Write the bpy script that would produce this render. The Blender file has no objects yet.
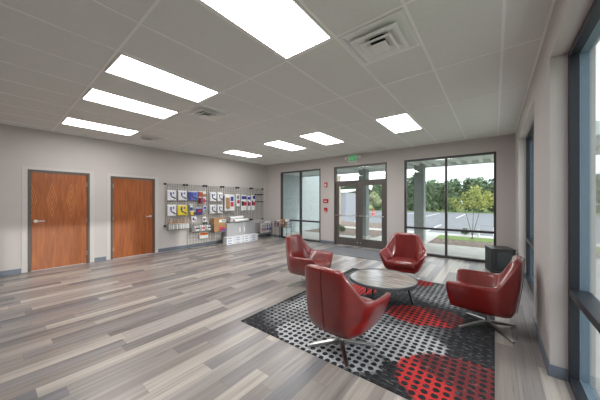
import bpy, bmesh, math, random
from mathutils import Vector, Matrix
random.seed(7)
C = bpy.context.scene.collection
PI = math.pi
XL, YF, XR, ZC = -7.771, 7.535, 0.372, 3.06      # inner faces of the room
YB = -2.6
# ------------------------------------------------------------------ materials
def new_mat(name):
    m = bpy.data.materials.new(name); m.use_nodes = True
    nt = m.node_tree; b = nt.nodes.get('Principled BSDF')
    return m, nt, b
def srgb(r, g, b):
    f = lambda c: (c/255/12.92) if c/255 <= .04045 else ((c/255+.055)/1.055)**2.4
    return (f(r), f(g), f(b), 1)
def N(nt, kind, **kw):
    n = nt.nodes.new(kind)
    for k, v in kw.items():
        if k in n.inputs: n.inputs[k].default_value = v
        else: setattr(n, k, v)
    return n
def L(nt, a, b): nt.links.new(a, b)
def math_node(nt, op, a, b=None, c=None):
    n = nt.nodes.new('ShaderNodeMath'); n.operation = op
    for i, v in enumerate((a, b, c)):
        if v is None: continue
        if isinstance(v, (int, float)): n.inputs[i].default_value = v
        else: L(nt, v, n.inputs[i])
    return n.outputs[0]
def mixc(nt, fac, a, b, mode='MIX'):
    n = nt.nodes.new('ShaderNodeMix'); n.data_type = 'RGBA'; n.blend_type = mode
    for sock, v in ((n.inputs[0], fac), (n.inputs[6], a), (n.inputs[7], b)):
        if isinstance(v, (int, float)): sock.default_value = v
        elif isinstance(v, tuple): sock.default_value = v
        else: L(nt, v, sock)
    return n.outputs[2]
def ramp(nt, fac, stops, interp='LINEAR'):
    n = nt.nodes.new('ShaderNodeValToRGB'); n.color_ramp.interpolation = interp
    e = n.color_ramp.elements
    while len(e) < len(stops): e.new(0.5)
    for i, (p, c) in enumerate(stops): e[i].position = p; e[i].color = c
    L(nt, fac, n.inputs[0]); return n.outputs[0]
def simple(name, col, rough=.5, metal=0, noise=.06, scale=12, bump=0, bscale=80, coat=0, spec=.5):
    m, nt, b = new_mat(name)
    tc = N(nt, 'ShaderNodeTexCoord')
    nz = N(nt, 'ShaderNodeTexNoise', Scale=scale, Detail=3.0); L(nt, tc.outputs['Object'], nz.inputs['Vector'])
    lo = tuple(c*(1-noise) for c in col[:3])+(1,); hi = tuple(min(1, c*(1+noise)) for c in col[:3])+(1,)
    L(nt, ramp(nt, nz.outputs[0], [(.3, lo), (.7, hi)]), b.inputs['Base Color'])
    b.inputs['Roughness'].default_value = rough; b.inputs['Metallic'].default_value = metal
    b.inputs['Coat Weight'].default_value = coat; b.inputs['Specular IOR Level'].default_value = spec
    if coat: b.inputs['Coat Roughness'].default_value = .25
    if bump:
        n2 = N(nt, 'ShaderNodeTexNoise', Scale=bscale, Detail=2.0); L(nt, tc.outputs['Object'], n2.inputs['Vector'])
        bp = N(nt, 'ShaderNodeBump', Strength=bump, Distance=.004); L(nt, n2.outputs[0], bp.inputs['Height']); L(nt, bp.outputs[0], b.inputs['Normal'])
    return m
def emit(name, col, strength):
    m, nt, b = new_mat(name)
    b.inputs['Base Color'].default_value = col; b.inputs['Emission Color'].default_value = col
    b.inputs['Emission Strength'].default_value = strength; return m
M = {}
M['wall'] = simple('wall_paint', srgb(191, 185, 182), .75, noise=.015, scale=3, bump=.05, bscale=250)
M['casing'] = simple('casing_paint', srgb(196, 191, 188), .6, noise=.01)
M['tile'] = simple('ceiling_tile', srgb(226, 228, 224), .9, noise=.02, scale=40, bump=.2, bscale=300)
M['tbar'] = simple('white_metal_grid', srgb(244, 244, 242), .6, noise=.01)
M['white_metal'] = simple('white_enamel', srgb(236, 237, 234), .4, noise=.01)
M['duct_dark'] = simple('dark_duct', srgb(38, 38, 38), .8)
M['base'] = simple('vinyl_base', srgb(108, 116, 128), .5, noise=.03)
M['alu'] = simple('dark_bronze_aluminium', srgb(66, 64, 64), .4, metal=.2, noise=.04)
M['alu_door'] = simple('bronze_door_aluminium', srgb(92, 87, 84), .4, metal=.15, noise=.03)
M['alu_side'] = simple('charcoal_aluminium', srgb(42, 45, 52), .4, metal=.2, noise=.04)
M['alu_outer'] = simple('skylit_blue_aluminium', srgb(132, 152, 168), .45, metal=.1, noise=.03)  # paler and bluer: sky light and glass reflection painted into the finish
M['doorframe'] = simple('taupe_steel_frame', srgb(92, 82, 75), .5, noise=.03)
M['chrome'] = simple('brushed_steel', srgb(190, 190, 188), .28, metal=1, noise=.03)
M['nickel'] = simple('satin_nickel', srgb(205, 205, 205), .3, metal=.9, noise=.02)
M['black'] = simple('black_metal', srgb(20, 21, 23), .5, noise=.05)
M['black_gloss'] = simple('black_glossy', srgb(20, 21, 23), .3, noise=.05)
M['black_panel'] = simple('black_recess', srgb(30, 33, 36), .3, noise=.1, scale=6)
M['wire'] = simple('grey_wire', srgb(128, 126, 122), .45, metal=.3, noise=.03)
M['rackwire'] = simple('dark_grey_wire', srgb(72, 72, 72), .45, metal=.3, noise=.03)
M['knob'] = simple('black_plastic', srgb(20, 20, 21), .5)
M['red_dev'] = simple('red_plastic', srgb(170, 36, 30), .4, noise=.02)
M['white_pl'] = simple('white_plastic', srgb(228, 228, 226), .4, noise=.01)
M['white_bag'] = simple('white_poly_bag', srgb(226, 226, 228), .3, noise=.05, scale=30)
M['blue'] = simple('blue_print', srgb(58, 68, 150), .5, noise=.25, scale=60)
M['blue_bag'] = simple('pale_blue_poly_bag', srgb(112, 124, 190), .35, noise=.12, scale=30)
M['navy'] = simple('navy_print', srgb(38, 40, 78), .5, noise=.2, scale=40)
M['redp'] = simple('red_print', srgb(196, 54, 66), .5, noise=.2, scale=50)
M['yellow'] = simple('yellow_packet', srgb(222, 200, 62), .35, noise=.06, scale=20)
M['kraft'] = simple('kraft_paper', srgb(170, 132, 92), .7, noise=.08, scale=25)
M['orange'] = simple('orange_print', srgb(226, 120, 40), .5, noise=.2, scale=40)
M['teal'] = simple('teal_print', srgb(90, 150, 150), .5, noise=.2, scale=40)
M['grey_cab'] = simple('grey_steel_cabinet', srgb(166, 166, 168), .5, noise=.03)
M['carton'] = simple('white_carton', srgb(226, 227, 230), .6, noise=.03)
M['mat'] = simple('entry_carpet', srgb(122, 123, 128), .95, noise=.22, scale=160, bump=.5, bscale=300)
M['concrete'] = simple('concrete', srgb(196, 194, 188), .85, noise=.07, scale=3)
M['mulch'] = simple('bark_mulch', srgb(128, 112, 101), .95, noise=.45, scale=9, bump=.6, bscale=20)
M['grass'] = simple('lawn_grass', srgb(118, 140, 74), .95, noise=.25, scale=5, bump=.5, bscale=60)
M['asphalt'] = simple('asphalt', srgb(128, 130, 134), .9, noise=.1, scale=1.2)
M['stripe'] = simple('road_paint', srgb(232, 232, 230), .8)
M['stucco'] = simple('grey_stucco', srgb(172, 182, 182), .9, noise=.05, scale=5, bump=.3, bscale=120)
M['soffit'] = simple('soffit_metal', srgb(222, 228, 226), .6, noise=.03)
M['column'] = simple('column_stucco', srgb(150, 156, 154), .85, noise=.06, scale=6)
M['stone'] = simple('tan_stone', srgb(176, 160, 138), .9, noise=.25, scale=5, bump=.4, bscale=30)
M['shed'] = simple('shed_metal', srgb(158, 160, 166), .6, noise=.03)
M['cone'] = simple('cone_orange', srgb(226, 92, 54), .5)
M['bark'] = simple('tree_bark', srgb(112, 100, 86), .9, noise=.2)
def leafmat(name, a, b):
    m, nt, bs = new_mat(name)
    g = N(nt, 'ShaderNodeTexCoord'); nz = N(nt, 'ShaderNodeTexNoise', Scale=1.6, Detail=4.0); L(nt, g.outputs['Object'], nz.inputs['Vector'])
    L(nt, ramp(nt, nz.outputs[0], [(.35, a), (.65, b)]), bs.inputs['Base Color']); bs.inputs['Roughness'].default_value = .8
    return m
M['leaf1'] = leafmat('hazy_dark_leaf', srgb(92, 110, 86), srgb(122, 142, 106))  # greyed and lightened, distance haze is mixed into the leaf colour
M['leaf2'] = leafmat('hazy_mid_leaf', srgb(104, 124, 94), srgb(136, 155, 116))  # same haze mixed into a lighter green
M['leaf3'] = leafmat('yellow_green_leaf', srgb(150, 160, 88), srgb(202, 204, 128))
M['leaf4'] = leafmat('pale_blossom_leaf', srgb(120, 138, 84), srgb(214, 214, 180))
M['panel'] = emit('light_panel', (1, .988, .978, 1), 15.5)

def wood_door_mat():
    m, nt, b = new_mat('cherry_veneer')
    tc = N(nt, 'ShaderNodeTexCoord')
    mp = N(nt, 'ShaderNodeMapping'); mp.inputs['Scale'].default_value = (7, 7, .8); L(nt, tc.outputs['Object'], mp.inputs['Vector'])
    nz = N(nt, 'ShaderNodeTexNoise', Scale=3.0, Detail=6.0, Distortion=.6); L(nt, mp.outputs[0], nz.inputs['Vector'])
    c = ramp(nt, nz.outputs[0], [(.25, srgb(128, 66, 24)), (.5, srgb(153, 82, 32)), (.78, srgb(172, 99, 44))])
    # diamond shaped flame figure of book-matched veneer, high on the leaf
    sp = N(nt, 'ShaderNodeSeparateXYZ'); L(nt, tc.outputs['Object'], sp.inputs[0])
    ux = math_node(nt, 'PINGPONG', math_node(nt, 'ADD', sp.outputs[0], 9.55), .16)
    uz = math_node(nt, 'ABSOLUTE', math_node(nt, 'SUBTRACT', sp.outputs[2], 1.52))
    d = math_node(nt, 'ADD', math_node(nt, 'MULTIPLY', ux, 4.4), uz)
    d = math_node(nt, 'ADD', d, math_node(nt, 'MULTIPLY', math_node(nt, 'SUBTRACT', nz.outputs[0], .5), .1))
    band = math_node(nt, 'COMPARE', math_node(nt, 'MODULO', d, .13), .11, .012)
    inside = math_node(nt, 'LESS_THAN', d, .40)
    f = math_node(nt, 'MULTIPLY', math_node(nt, 'MULTIPLY', band, inside), .75)
    c = mixc(nt, f, c, srgb(208, 140, 78))
    L(nt, c, b.inputs['Base Color']); b.inputs['Roughness'].default_value = .38
    return m
M['door'] = wood_door_mat()
def plain_wood():
    m, nt, b = new_mat('cherry_veneer_plain')
    tc = N(nt, 'ShaderNodeTexCoord')
    mp = N(nt, 'ShaderNodeMapping'); mp.inputs['Scale'].default_value = (9, 9, .7); L(nt, tc.outputs['Object'], mp.inputs['Vector'])
    nz = N(nt, 'ShaderNodeTexNoise', Scale=3.0, Detail=6.0, Distortion=.4); L(nt, mp.outputs[0], nz.inputs['Vector'])
    L(nt, ramp(nt, nz.outputs[0], [(.25, srgb(128, 64, 24)), (.5, srgb(150, 80, 32)), (.78, srgb(168, 96, 42))]), b.inputs['Base Color'])
    b.inputs['Roughness'].default_value = .38; return m
M['door_plain'] = plain_wood()

def floor_mat():
    m, nt, b = new_mat('grey_vinyl_plank')
    tc = N(nt, 'ShaderNodeTexCoord'); sp = N(nt, 'ShaderNodeSeparateXYZ'); L(nt, tc.outputs['Object'], sp.inputs[0])
    W, LEN = .152, 1.22
    xr = math_node(nt, 'DIVIDE', sp.outputs[0], W); row = math_node(nt, 'FLOOR', xr); fx = math_node(nt, 'FRACT', xr)
    wn = N(nt, 'ShaderNodeTexWhiteNoise', noise_dimensions='1D'); L(nt, row, wn.inputs['W'])
    yr = math_node(nt, 'ADD', math_node(nt, 'DIVIDE', sp.outputs[1], LEN), math_node(nt, 'MULTIPLY', wn.outputs[0], 7.3))
    col = math_node(nt, 'FLOOR', yr); fy = math_node(nt, 'FRACT', yr)
    cv = N(nt, 'ShaderNodeCombineXYZ'); L(nt, row, cv.inputs[0]); L(nt, col, cv.inputs[1])
    w2 = N(nt, 'ShaderNodeTexWhiteNoise', noise_dimensions='3D'); L(nt, cv.outputs[0], w2.inputs['Vector'])
    pal = ramp(nt, w2.outputs[0], [(0, srgb(124, 119, 118)), (.14, srgb(142, 136, 133)), (.3, srgb(160, 153, 148)), (.45, srgb(133, 129, 129)), (.58, srgb(172, 165, 158)), (.72, srgb(149, 141, 136)), (.86, srgb(114, 113, 117)), (.93, srgb(163, 157, 153))], 'CONSTANT')
    # long grain, shifted per plank, with broad streaks of a second tone
    def grain(kx, ky, det, dist):
        gv = N(nt, 'ShaderNodeCombineXYZ')
        L(nt, math_node(nt, 'MULTIPLY', sp.outputs[0], kx), gv.inputs[0]); L(nt, math_node(nt, 'MULTIPLY', sp.outputs[1], ky), gv.inputs[1]); L(nt, math_node(nt, 'MULTIPLY', w2.outputs[0], 60), gv.inputs[2])
        g_ = N(nt, 'ShaderNodeTexNoise', Scale=1.0, Detail=det, Distortion=dist); L(nt, gv.outputs[0], g_.inputs['Vector']); return g_
    g = grain(60, 1.6, 5.0, .3); g2 = grain(14, .55, 2.0, .6)
    c = mixc(nt, .62, pal, ramp(nt, g2.outputs[0], [(.3, (.66, .645, .645, 1)), (.5, (1, .985, .97, 1)), (.68, (1.3, 1.28, 1.25, 1))]), 'MULTIPLY')
    c = mixc(nt, .45, c, ramp(nt, g.outputs[0], [(.28, (.62, .61, .61, 1)), (.5, (1, 1, 1, 1)), (.72, (1.25, 1.24, 1.22, 1))]), 'MULTIPLY')
    s1 = math_node(nt, 'LESS_THAN', math_node(nt, 'MINIMUM', fx, math_node(nt, 'SUBTRACT', 1.0, fx)), .012)
    s2 = math_node(nt, 'LESS_THAN', math_node(nt, 'MINIMUM', fy, math_node(nt, 'SUBTRACT', 1.0, fy)), .0016)
    c = mixc(nt, math_node(nt, 'MULTIPLY', math_node(nt, 'MAXIMUM', s1, s2), .45), c, (.1, .09, .09, 1))
    L(nt, c, b.inputs['Base Color'])
    L(nt, ramp(nt, g.outputs[0], [(.3, (.27,)*3+(1,)), (.7, (.35,)*3+(1,))]), b.inputs['Roughness'])
    return m
M['floor'] = floor_mat()

def rug_mat():
    m, nt, b = new_mat('dotted_rug')
    tc = N(nt, 'ShaderNodeTexCoord'); sp = N(nt, 'ShaderNodeSeparateXYZ'); L(nt, tc.outputs['Object'], sp.inputs[0])
    X, Y = sp.outputs[0], sp.outputs[1]                                # object space is room space here
    P = .0725
    cell = lambda v, o: math_node(nt, 'SUBTRACT', math_node(nt, 'FRACT', math_node(nt, 'ADD', math_node(nt, 'DIVIDE', v, P), o)), .5)
    dx, dy = cell(X, 100.53), cell(Y, .12)
    fine = N(nt, 'ShaderNodeTexNoise', Scale=55.0, Detail=4.0); L(nt, tc.outputs['Object'], fine.inputs['Vector'])
    rr = math_node(nt, 'SQRT', math_node(nt, 'ADD', math_node(nt, 'MULTIPLY', dx, dx), math_node(nt, 'MULTIPLY', dy, dy)))
    rr = math_node(nt, 'ADD', rr, math_node(nt, 'MULTIPLY', math_node(nt, 'SUBTRACT', fine.outputs[0], .5), .16))
    dot = math_node(nt, 'LESS_THAN', rr, .365)
    warp = N(nt, 'ShaderNodeTexNoise', Scale=5.0, Detail=5.0); L(nt, tc.outputs['Object'], warp.inputs['Vector'])
    scr = N(nt, 'ShaderNodeTexNoise', Scale=1.0, Detail=6.0)
    mp = N(nt, 'ShaderNodeMapping'); mp.inputs['Scale'].default_value = (16, 48, 1); mp.inputs['Rotation'].default_value = (0, 0, .5)
    L(nt, tc.outputs['Object'], mp.inputs['Vector']); L(nt, mp.outputs[0], scr.inputs['Vector'])
    def blob(cx, cy, rx, ry, soft=.12, rot=0):
        a = math_node(nt, 'SUBTRACT', X, cx); c_ = math_node(nt, 'SUBTRACT', Y, cy)
        ca, sa = math.cos(rot), math.sin(rot)
        u = math_node(nt, 'ADD', math_node(nt, 'MULTIPLY', a, ca/rx), math_node(nt, 'MULTIPLY', c_, sa/rx))
        v = math_node(nt, 'ADD', math_node(nt, 'MULTIPLY', a, -sa/ry), math_node(nt, 'MULTIPLY', c_, ca/ry))
        d = math_node(nt, 'SQRT', math_node(nt, 'ADD', math_node(nt, 'MULTIPLY', u, u), math_node(nt, 'MULTIPLY', v, v)))
        d = math_node(nt, 'ADD', d, math_node(nt, 'MULTIPLY', math_node(nt, 'SUBTRACT', warp.outputs[0], .5), .5))
        mr = N(nt, 'ShaderNodeMapRange'); mr.inputs['From Min'].default_value = 1+soft; mr.inputs['From Max'].default_value = 1-soft
        L(nt, d, mr.inputs['Value']); return mr.outputs[0]
    def union(*bs):
        o = bs[0]
        for x in bs[1:]: o = math_node(nt, 'MAXIMUM', o, x)
        return o
    white = union(blob(-1.42, 2.22, .62, .30, .06), blob(-.78, 2.74, .41, .38, .06, .3), blob(-2.2, 3.1, .16, .5, .3))
    mid = union(blob(-2.12, 2.6, .34, .42, .25), blob(-1.0, 3.08, .5, .42, .3), blob(-1.7, 4.6, .6, .45, .3), blob(-.6, 4.55, .52, .5, .2), blob(-2.1, 3.5, .35, .9, .3), blob(-1.3, 2.75, .3, .35, .3))
    redA = blob(-.72, 3.55, .46, .29, .05, .35); redB = blob(-.20, 2.36, .50, .42, .05, .1)
    red = union(redA, redB, blob(-1.02, 4.95, .15, .2, .1), blob(-1.78, 3.98, .24, .3, .1))
    worn = N(nt, 'ShaderNodeTexNoise', Scale=3.2, Detail=3.0); L(nt, tc.outputs['Object'], worn.inputs['Vector'])
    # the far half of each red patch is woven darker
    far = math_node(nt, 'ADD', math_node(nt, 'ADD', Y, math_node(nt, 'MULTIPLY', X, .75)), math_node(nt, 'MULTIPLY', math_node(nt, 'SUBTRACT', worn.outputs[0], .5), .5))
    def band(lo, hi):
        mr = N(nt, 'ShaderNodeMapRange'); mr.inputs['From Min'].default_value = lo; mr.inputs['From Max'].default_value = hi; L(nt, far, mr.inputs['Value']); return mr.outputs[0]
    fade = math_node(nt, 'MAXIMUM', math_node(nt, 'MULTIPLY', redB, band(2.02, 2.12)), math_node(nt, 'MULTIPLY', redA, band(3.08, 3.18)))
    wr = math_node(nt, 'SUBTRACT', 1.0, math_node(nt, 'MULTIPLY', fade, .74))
    scratch = ramp(nt, scr.outputs[0], [(.58, (0, 0, 0, 1)), (.66, (1, 1, 1, 1))])
    nscr = ramp(nt, scr.outputs[0], [(.36, (.35, .35, .35, 1)), (.5, (1, 1, 1, 1))])
    notdot = math_node(nt, 'SUBTRACT', 1.0, dot)
    dark = mixc(nt, math_node(nt, 'MULTIPLY', scratch, .45), srgb(25, 26, 30), srgb(160, 162, 166))
    dark = mixc(nt, math_node(nt, 'MULTIPLY', notdot, math_node(nt, 'MULTIPLY', worn.outputs[0], .09)), dark, srgb(150, 152, 156))
    whitec = mixc(nt, nscr, srgb(96, 98, 102), mixc(nt, fine.outputs[0], srgb(166, 168, 172), srgb(206, 208, 210)))
    redc = mixc(nt, fine.outputs[0], srgb(170, 38, 38), srgb(222, 60, 58))
    dotc = mixc(nt, math_node(nt, 'MULTIPLY', scratch, .25), srgb(25, 26, 31), srgb(140, 142, 146))
    c = dark
    c = mixc(nt, math_node(nt, 'MULTIPLY', mid, math_node(nt, 'MULTIPLY', notdot, math_node(nt, 'MULTIPLY', nscr, .6))), c, whitec)
    c = mixc(nt, white, c, mixc(nt, notdot, dotc, whitec))
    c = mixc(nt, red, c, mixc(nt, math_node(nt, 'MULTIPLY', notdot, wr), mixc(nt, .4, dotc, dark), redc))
    L(nt, c, b.inputs['Base Color']); b.inputs['Roughness'].default_value = .95
    bp = N(nt, 'ShaderNodeBump', Strength=.4, Distance=.004); L(nt, fine.outputs[0], bp.inputs['Height']); L(nt, bp.outputs[0], b.inputs['Normal'])
    return m
M['rug'] = rug_mat()

def table_wood():
    m, nt, b = new_mat('weathered_table_wood')
    tc = N(nt, 'ShaderNodeTexCoord'); mp = N(nt, 'ShaderNodeMapping'); mp.inputs['Scale'].default_value = (3, 26, 3); mp.inputs['Rotation'].default_value = (0, 0, .6)
    L(nt, tc.outputs['Object'], mp.inputs['Vector'])
    nz = N(nt, 'ShaderNodeTexNoise', Scale=1.2, Detail=6.0, Distortion=.5); L(nt, mp.outputs[0], nz.inputs['Vector'])
    L(nt, ramp(nt, nz.outputs[0], [(.3, srgb(124, 117, 110)), (.5, srgb(164, 157, 149)), (.7, srgb(196, 190, 181))]), b.inputs['Base Color'])
    b.inputs['Roughness'].default_value = .22; b.inputs['Coat Weight'].default_value = .4; b.inputs['Coat Roughness'].default_value = .12; return m
M['tablewood'] = table_wood()
M['tablerim'] = simple('slate_metal_rim', srgb(104, 108, 112), .4, metal=.3, noise=.05)

def leather():
    m, nt, b = new_mat('red_leather')
    tc = N(nt, 'ShaderNodeTexCoord')
    nz = N(nt, 'ShaderNodeTexNoise', Scale=5.0, Detail=4.0); L(nt, tc.outputs['Object'], nz.inputs['Vector'])
    L(nt, ramp(nt, nz.outputs[0], [(.3, srgb(112, 20, 17)), (.7, srgb(134, 28, 24))]), b.inputs['Base Color'])
    b.inputs['Roughness'].default_value = .32; b.inputs['Specular IOR Level'].default_value = .4
    b.inputs['Coat Weight'].default_value = .75; b.inputs['Coat Roughness'].default_value = .16; b.inputs['Coat IOR'].default_value = 1.65
    v = N(nt, 'ShaderNodeTexVoronoi', Scale=220.0); L(nt, tc.outputs['Object'], v.inputs['Vector'])
    bp = N(nt, 'ShaderNodeBump', Strength=.12, Distance=.002); L(nt, v.outputs[0], bp.inputs['Height']); L(nt, bp.outputs[0], b.inputs['Normal'])
    return m
M['leather'] = leather()
def glass():
    m = bpy.data.materials.new('window_glass'); m.use_nodes = True; nt = m.node_tree; nt.nodes.clear()
    o = N(nt, 'ShaderNodeOutputMaterial'); t = N(nt, 'ShaderNodeBsdfTransparent'); t.inputs[0].default_value = (.955, .98, .975, 1)
    g = N(nt, 'ShaderNodeBsdfGlossy'); g.inputs['Roughness'].default_value = .0; g.inputs[0].default_value = (.95, 1, 1, 1)
    mx = N(nt, 'ShaderNodeMixShader'); ge = N(nt, 'ShaderNodeNewGeometry'); dt = N(nt, 'ShaderNodeVectorMath', operation='DOT_PRODUCT')
    L(nt, ge.outputs['Incoming'], dt.inputs[0]); L(nt, ge.outputs['Normal'], dt.inputs[1])
    q = math_node(nt, 'SUBTRACT', 1.0, math_node(nt, 'ABSOLUTE', dt.outputs['Value']))
    fr = math_node(nt, 'ADD', .035, math_node(nt, 'MULTIPLY', math_node(nt, 'POWER', q, 5.0), .965))
    L(nt, fr, mx.inputs[0]); L(nt, t.outputs[0], mx.inputs[1]); L(nt, g.outputs[0], mx.inputs[2]); L(nt, mx.outputs[0], o.inputs[0])
    return m
M['glass'] = glass()

# ------------------------------------------------------------------ mesh helpers
class MB:
    def __init__(s): s.bm = bmesh.new(); s.mi = 0
    def _mark(s, fs):
        for f in fs: f.material_index = s.mi
    def box(s, x0, x1, y0, y1, z0, z1, mat=None):
        vs = [s.bm.verts.new((x, y, z)) for x in (x0, x1) for y in (y0, y1) for z in (z0, z1)]
        if mat is not None:
            for v in vs: v.co = mat @ v.co
        fs = [s.bm.faces.new([vs[i] for i in q]) for q in ((0, 1, 3, 2), (4, 6, 7, 5), (0, 4, 5, 1), (2, 3, 7, 6), (0, 2, 6, 4), (1, 5, 7, 3))]
        s._mark(fs); return s
    def tube(s, a, b, r0, r1=None, n=10):
        a, b = Vector(a), Vector(b); r1 = r0 if r1 is None else r1
        d = (b-a).normalized(); u = d.orthogonal().normalized(); w = d.cross(u)
        A = [s.bm.verts.new(a+(u*math.cos(2*PI*i/n)+w*math.sin(2*PI*i/n))*r0) for i in range(n)]
        B = [s.bm.verts.new(b+(u*math.cos(2*PI*i/n)+w*math.sin(2*PI*i/n))*r1) for i in range(n)]
        fs = [s.bm.faces.new((A[i], A[(i+1) % n], B[(i+1) % n], B[i])) for i in range(n)]
        fs += [s.bm.faces.new(A[::-1]), s.bm.faces.new(B)]; s._mark(fs); return s
    def lathe(s, prof, n=32, cx=0, cy=0):
        rings = []
        for r, z in prof:
            rings.append([s.bm.verts.new((cx+r*math.cos(2*PI*i/n), cy+r*math.sin(2*PI*i/n), z)) for i in range(n)])
        fs = []
        for a, b in zip(rings, rings[1:]):
            fs += [s.bm.faces.new((a[i], a[(i+1) % n], b[(i+1) % n], b[i])) for i in range(n)]
        fs += [s.bm.faces.new(rings[0][::-1]), s.bm.faces.new(rings[-1])]
        s._mark(fs); return s
    def loft(s, rings, cap=True):
        R = [[s.bm.verts.new(p) for p in r] for r in rings]; n = len(R[0]); fs = []
        for a, b in zip(R, R[1:]):
            fs += [s.bm.faces.new((a[i], a[(i+1) % n], b[(i+1) % n], b[i])) for i in range(n)]
        if cap: fs += [s.bm.faces.new(R[0][::-1]), s.bm.faces.new(R[-1])]
        s._mark(fs); return s
    def build(s, name, mat, parent=None, bevel=0, smooth=False, sub=0, seg=2, kind=None, label=None):
        bmesh.ops.recalc_face_normals(s.bm, faces=s.bm.faces)
        me = bpy.data.meshes.new(name); s.bm.to_mesh(me); s.bm.free()
        for m in (mat if isinstance(mat, list) else [mat]): me.materials.append(m)
        o = bpy.data.objects.new(name, me); C.objects.link(o)
        if smooth:
            for p in me.polygons: p.use_smooth = True
        if bevel:
            b = o.modifiers.new('bevel', 'BEVEL'); b.width = bevel; b.segments = seg; b.limit_method = 'ANGLE'; b.angle_limit = math.radians(40)
        if sub:
            q = o.modifiers.new('sub', 'SUBSURF'); q.levels = sub; q.render_levels = sub
        if parent: o.parent = parent
        if kind: o['kind'] = kind
        if label: o['label'] = label
        return o
def tag(o, label, cat, group=None):
    o['label'] = label; o['category'] = cat
    if group: o['group'] = group
    return o
def thing(name, label, cat, loc=(0, 0, 0), rotz=0, group=None):
    o = bpy.data.objects.new(name, None); C.objects.link(o); o.empty_display_size = .1
    o.location = loc; o.rotation_euler = (0, 0, rotz)
    return tag(o, label, cat, group)
def struct_root(name, loc=(0, 0, 0), rotz=0):
    o = bpy.data.objects.new(name, None); C.objects.link(o); o.location = loc; o.rotation_euler = (0, 0, rotz); o['kind'] = 'structure'; return o
def B(x0, x1, y0, y1, z0, z1): return MB().box(x0, x1, y0, y1, z0, z1)
def dup(root, loc, rotz, label, group=None):
    def cp(o, par):
        c = o.copy(); C.objects.link(c); c.parent = par
        for ch in list(o.children): cp(ch, c)
        return c
    r = cp(root, None); r.location = loc; r.rotation_euler = (0, 0, rotz); r['label'] = label
    if group: r['group'] = group
    return r

# ------------------------------------------------------------------ room shell
B(XL-.2, XR+.26, YB-.2, YF+.2, -.12, 0).build('floor', M['floor'], kind='structure')
B(XL-.2, XR+.26, YB-.2, YF+.2, ZC, ZC+.12).build('ceiling', M['tile'], kind='structure')
def wall(name, axis, a0, a1, t0, t1, openings, ztop=ZC):
    """a wall along x or y with rectangular openings (a0,a1,z0,z1)"""
    mb = MB()
    def bx(p, q, z0, z1):
        if q-p < 1e-4 or z1-z0 < 1e-4: return
        mb.box(p, q, t0, t1, z0, z1) if axis == 'x' else mb.box(t0, t1, p, q, z0, z1)
    cur = a0
    for (p, q, z0, z1) in sorted(openings):
        bx(cur, p, 0, ztop); bx(p, q, 0, z0); bx(p, q, z1, ztop); cur = q
    bx(cur, a1, 0, ztop)
    return mb.build(name, M['wall'], kind='structure')
D1, D2 = (.552, 1.575), (1.99, 3.05)
wall('wall_left', 'y', YB-.2, YF+.2, XL-.16, XL, [(D1[0], D1[1], 0, 2.18), (D2[0], D2[1], 0, 2.15)])
W1 = (-6.95, -4.98); DD = (-4.42, -2.57); W2 = (-2.07, .03); WT = 2.69
wall('wall_front', 'x', XL, XR+.26, YF, YF+.2, [(W1[0], W1[1], 0.0, WT), (DD[0], DD[1], 0, WT), (W2[0], W2[1], 0.0, WT)])
RW = [(.55, 3.005), (4.095, 6.55)]
wall('wall_right', 'y', YB-.2, YF, XR, XR+.26, [(RW[0][0], RW[0][1], 0, 2.735), (RW[1][0], RW[1][1], 0, 2.735)])
B(XL-.16, XR+.26, YB-.2, YB, 0, ZC).build('wall_back', M['wall'], kind='structure')
# baseboards
bb = MB()
for p, q in ((YB, D1[0]-.09), (D1[1]+.09, D2[0]-.09), (D2[1]+.09, YF)): bb.box(XL, XL+.012, p, q, 0, .1)
bb.build('baseboard_left', M['base'], bevel=.003, kind='structure')
bb = MB()
for p, q in ((XL+.012, W1[0]-.005), (W1[1]+.005, DD[0]-.005), (DD[1]+.005, W2[0]-.005), (W2[1]+.005, XR-.012)): bb.box(p, q, YF-.012, YF, 0, .1)
bb.build('baseboard_front', M['base'], bevel=.003, kind='structure')
bb = MB()
for p, q in ((YB, RW[0][0]), (RW[0][1]-.012, RW[1][0]+.012), (RW[1][1]-.012, YF-.012)): bb.box(XR-.012, XR, p, q, 0, .1)
for y in (RW[0][1]-.012, RW[1][1]-.012): bb.box(XR, XR+.115, y, y+.012, 0, .1)
bb.box(XR, XR+.115, RW[1][0], RW[1][0]+.012, 0, .1)
bb.build('baseboard_right', M['base'], bevel=.003, kind='structure')

# ceiling grid (T bars) on a 2 x 4 ft module
GX0, GY0, TX, TY = .06, .82, .625, 1.245
SKEW = -.016
SK = Matrix(((1, 0, 0, 0), (SKEW, 1, 0, SKEW*1.5), (0, 0, 1, 0), (0, 0, 0, 1)))   # the grid runs a touch out of square with the room
tb = MB()
k = 0
while GX0-TX*k > XL: tb.box(GX0-TX*k-.012, GX0-TX*k+.012, YB, YF, ZC-.004, ZC); k += 1
for j in range(-3, 6):
    y = GY0+TY*j
    if YB < y < YF: tb.box(XL, XR, y-.012, y+.012, ZC-.0035, ZC, SK)
for j in (1,):                                                     # short bars that close the diffuser tiles
    for i in (1, 6, 10): tb.box(GX0-TX*(i+1), GX0-TX*i, GY0+TY*j+TX-.012, GY0+TY*j+TX+.012, ZC-.0035, ZC, SK)
tb.build('trim_1', M['tbar'], kind='structure')
at = MB()
at.box(XL, XL+.02, YB, YF, ZC-.005, ZC); at.box(XL, XR, YF-.02, YF, ZC-.005, ZC); at.box(XR-.02, XR, YB, YF, ZC-.005, ZC)
at.build('trim_2', M['tbar'], kind='structure')

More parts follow.
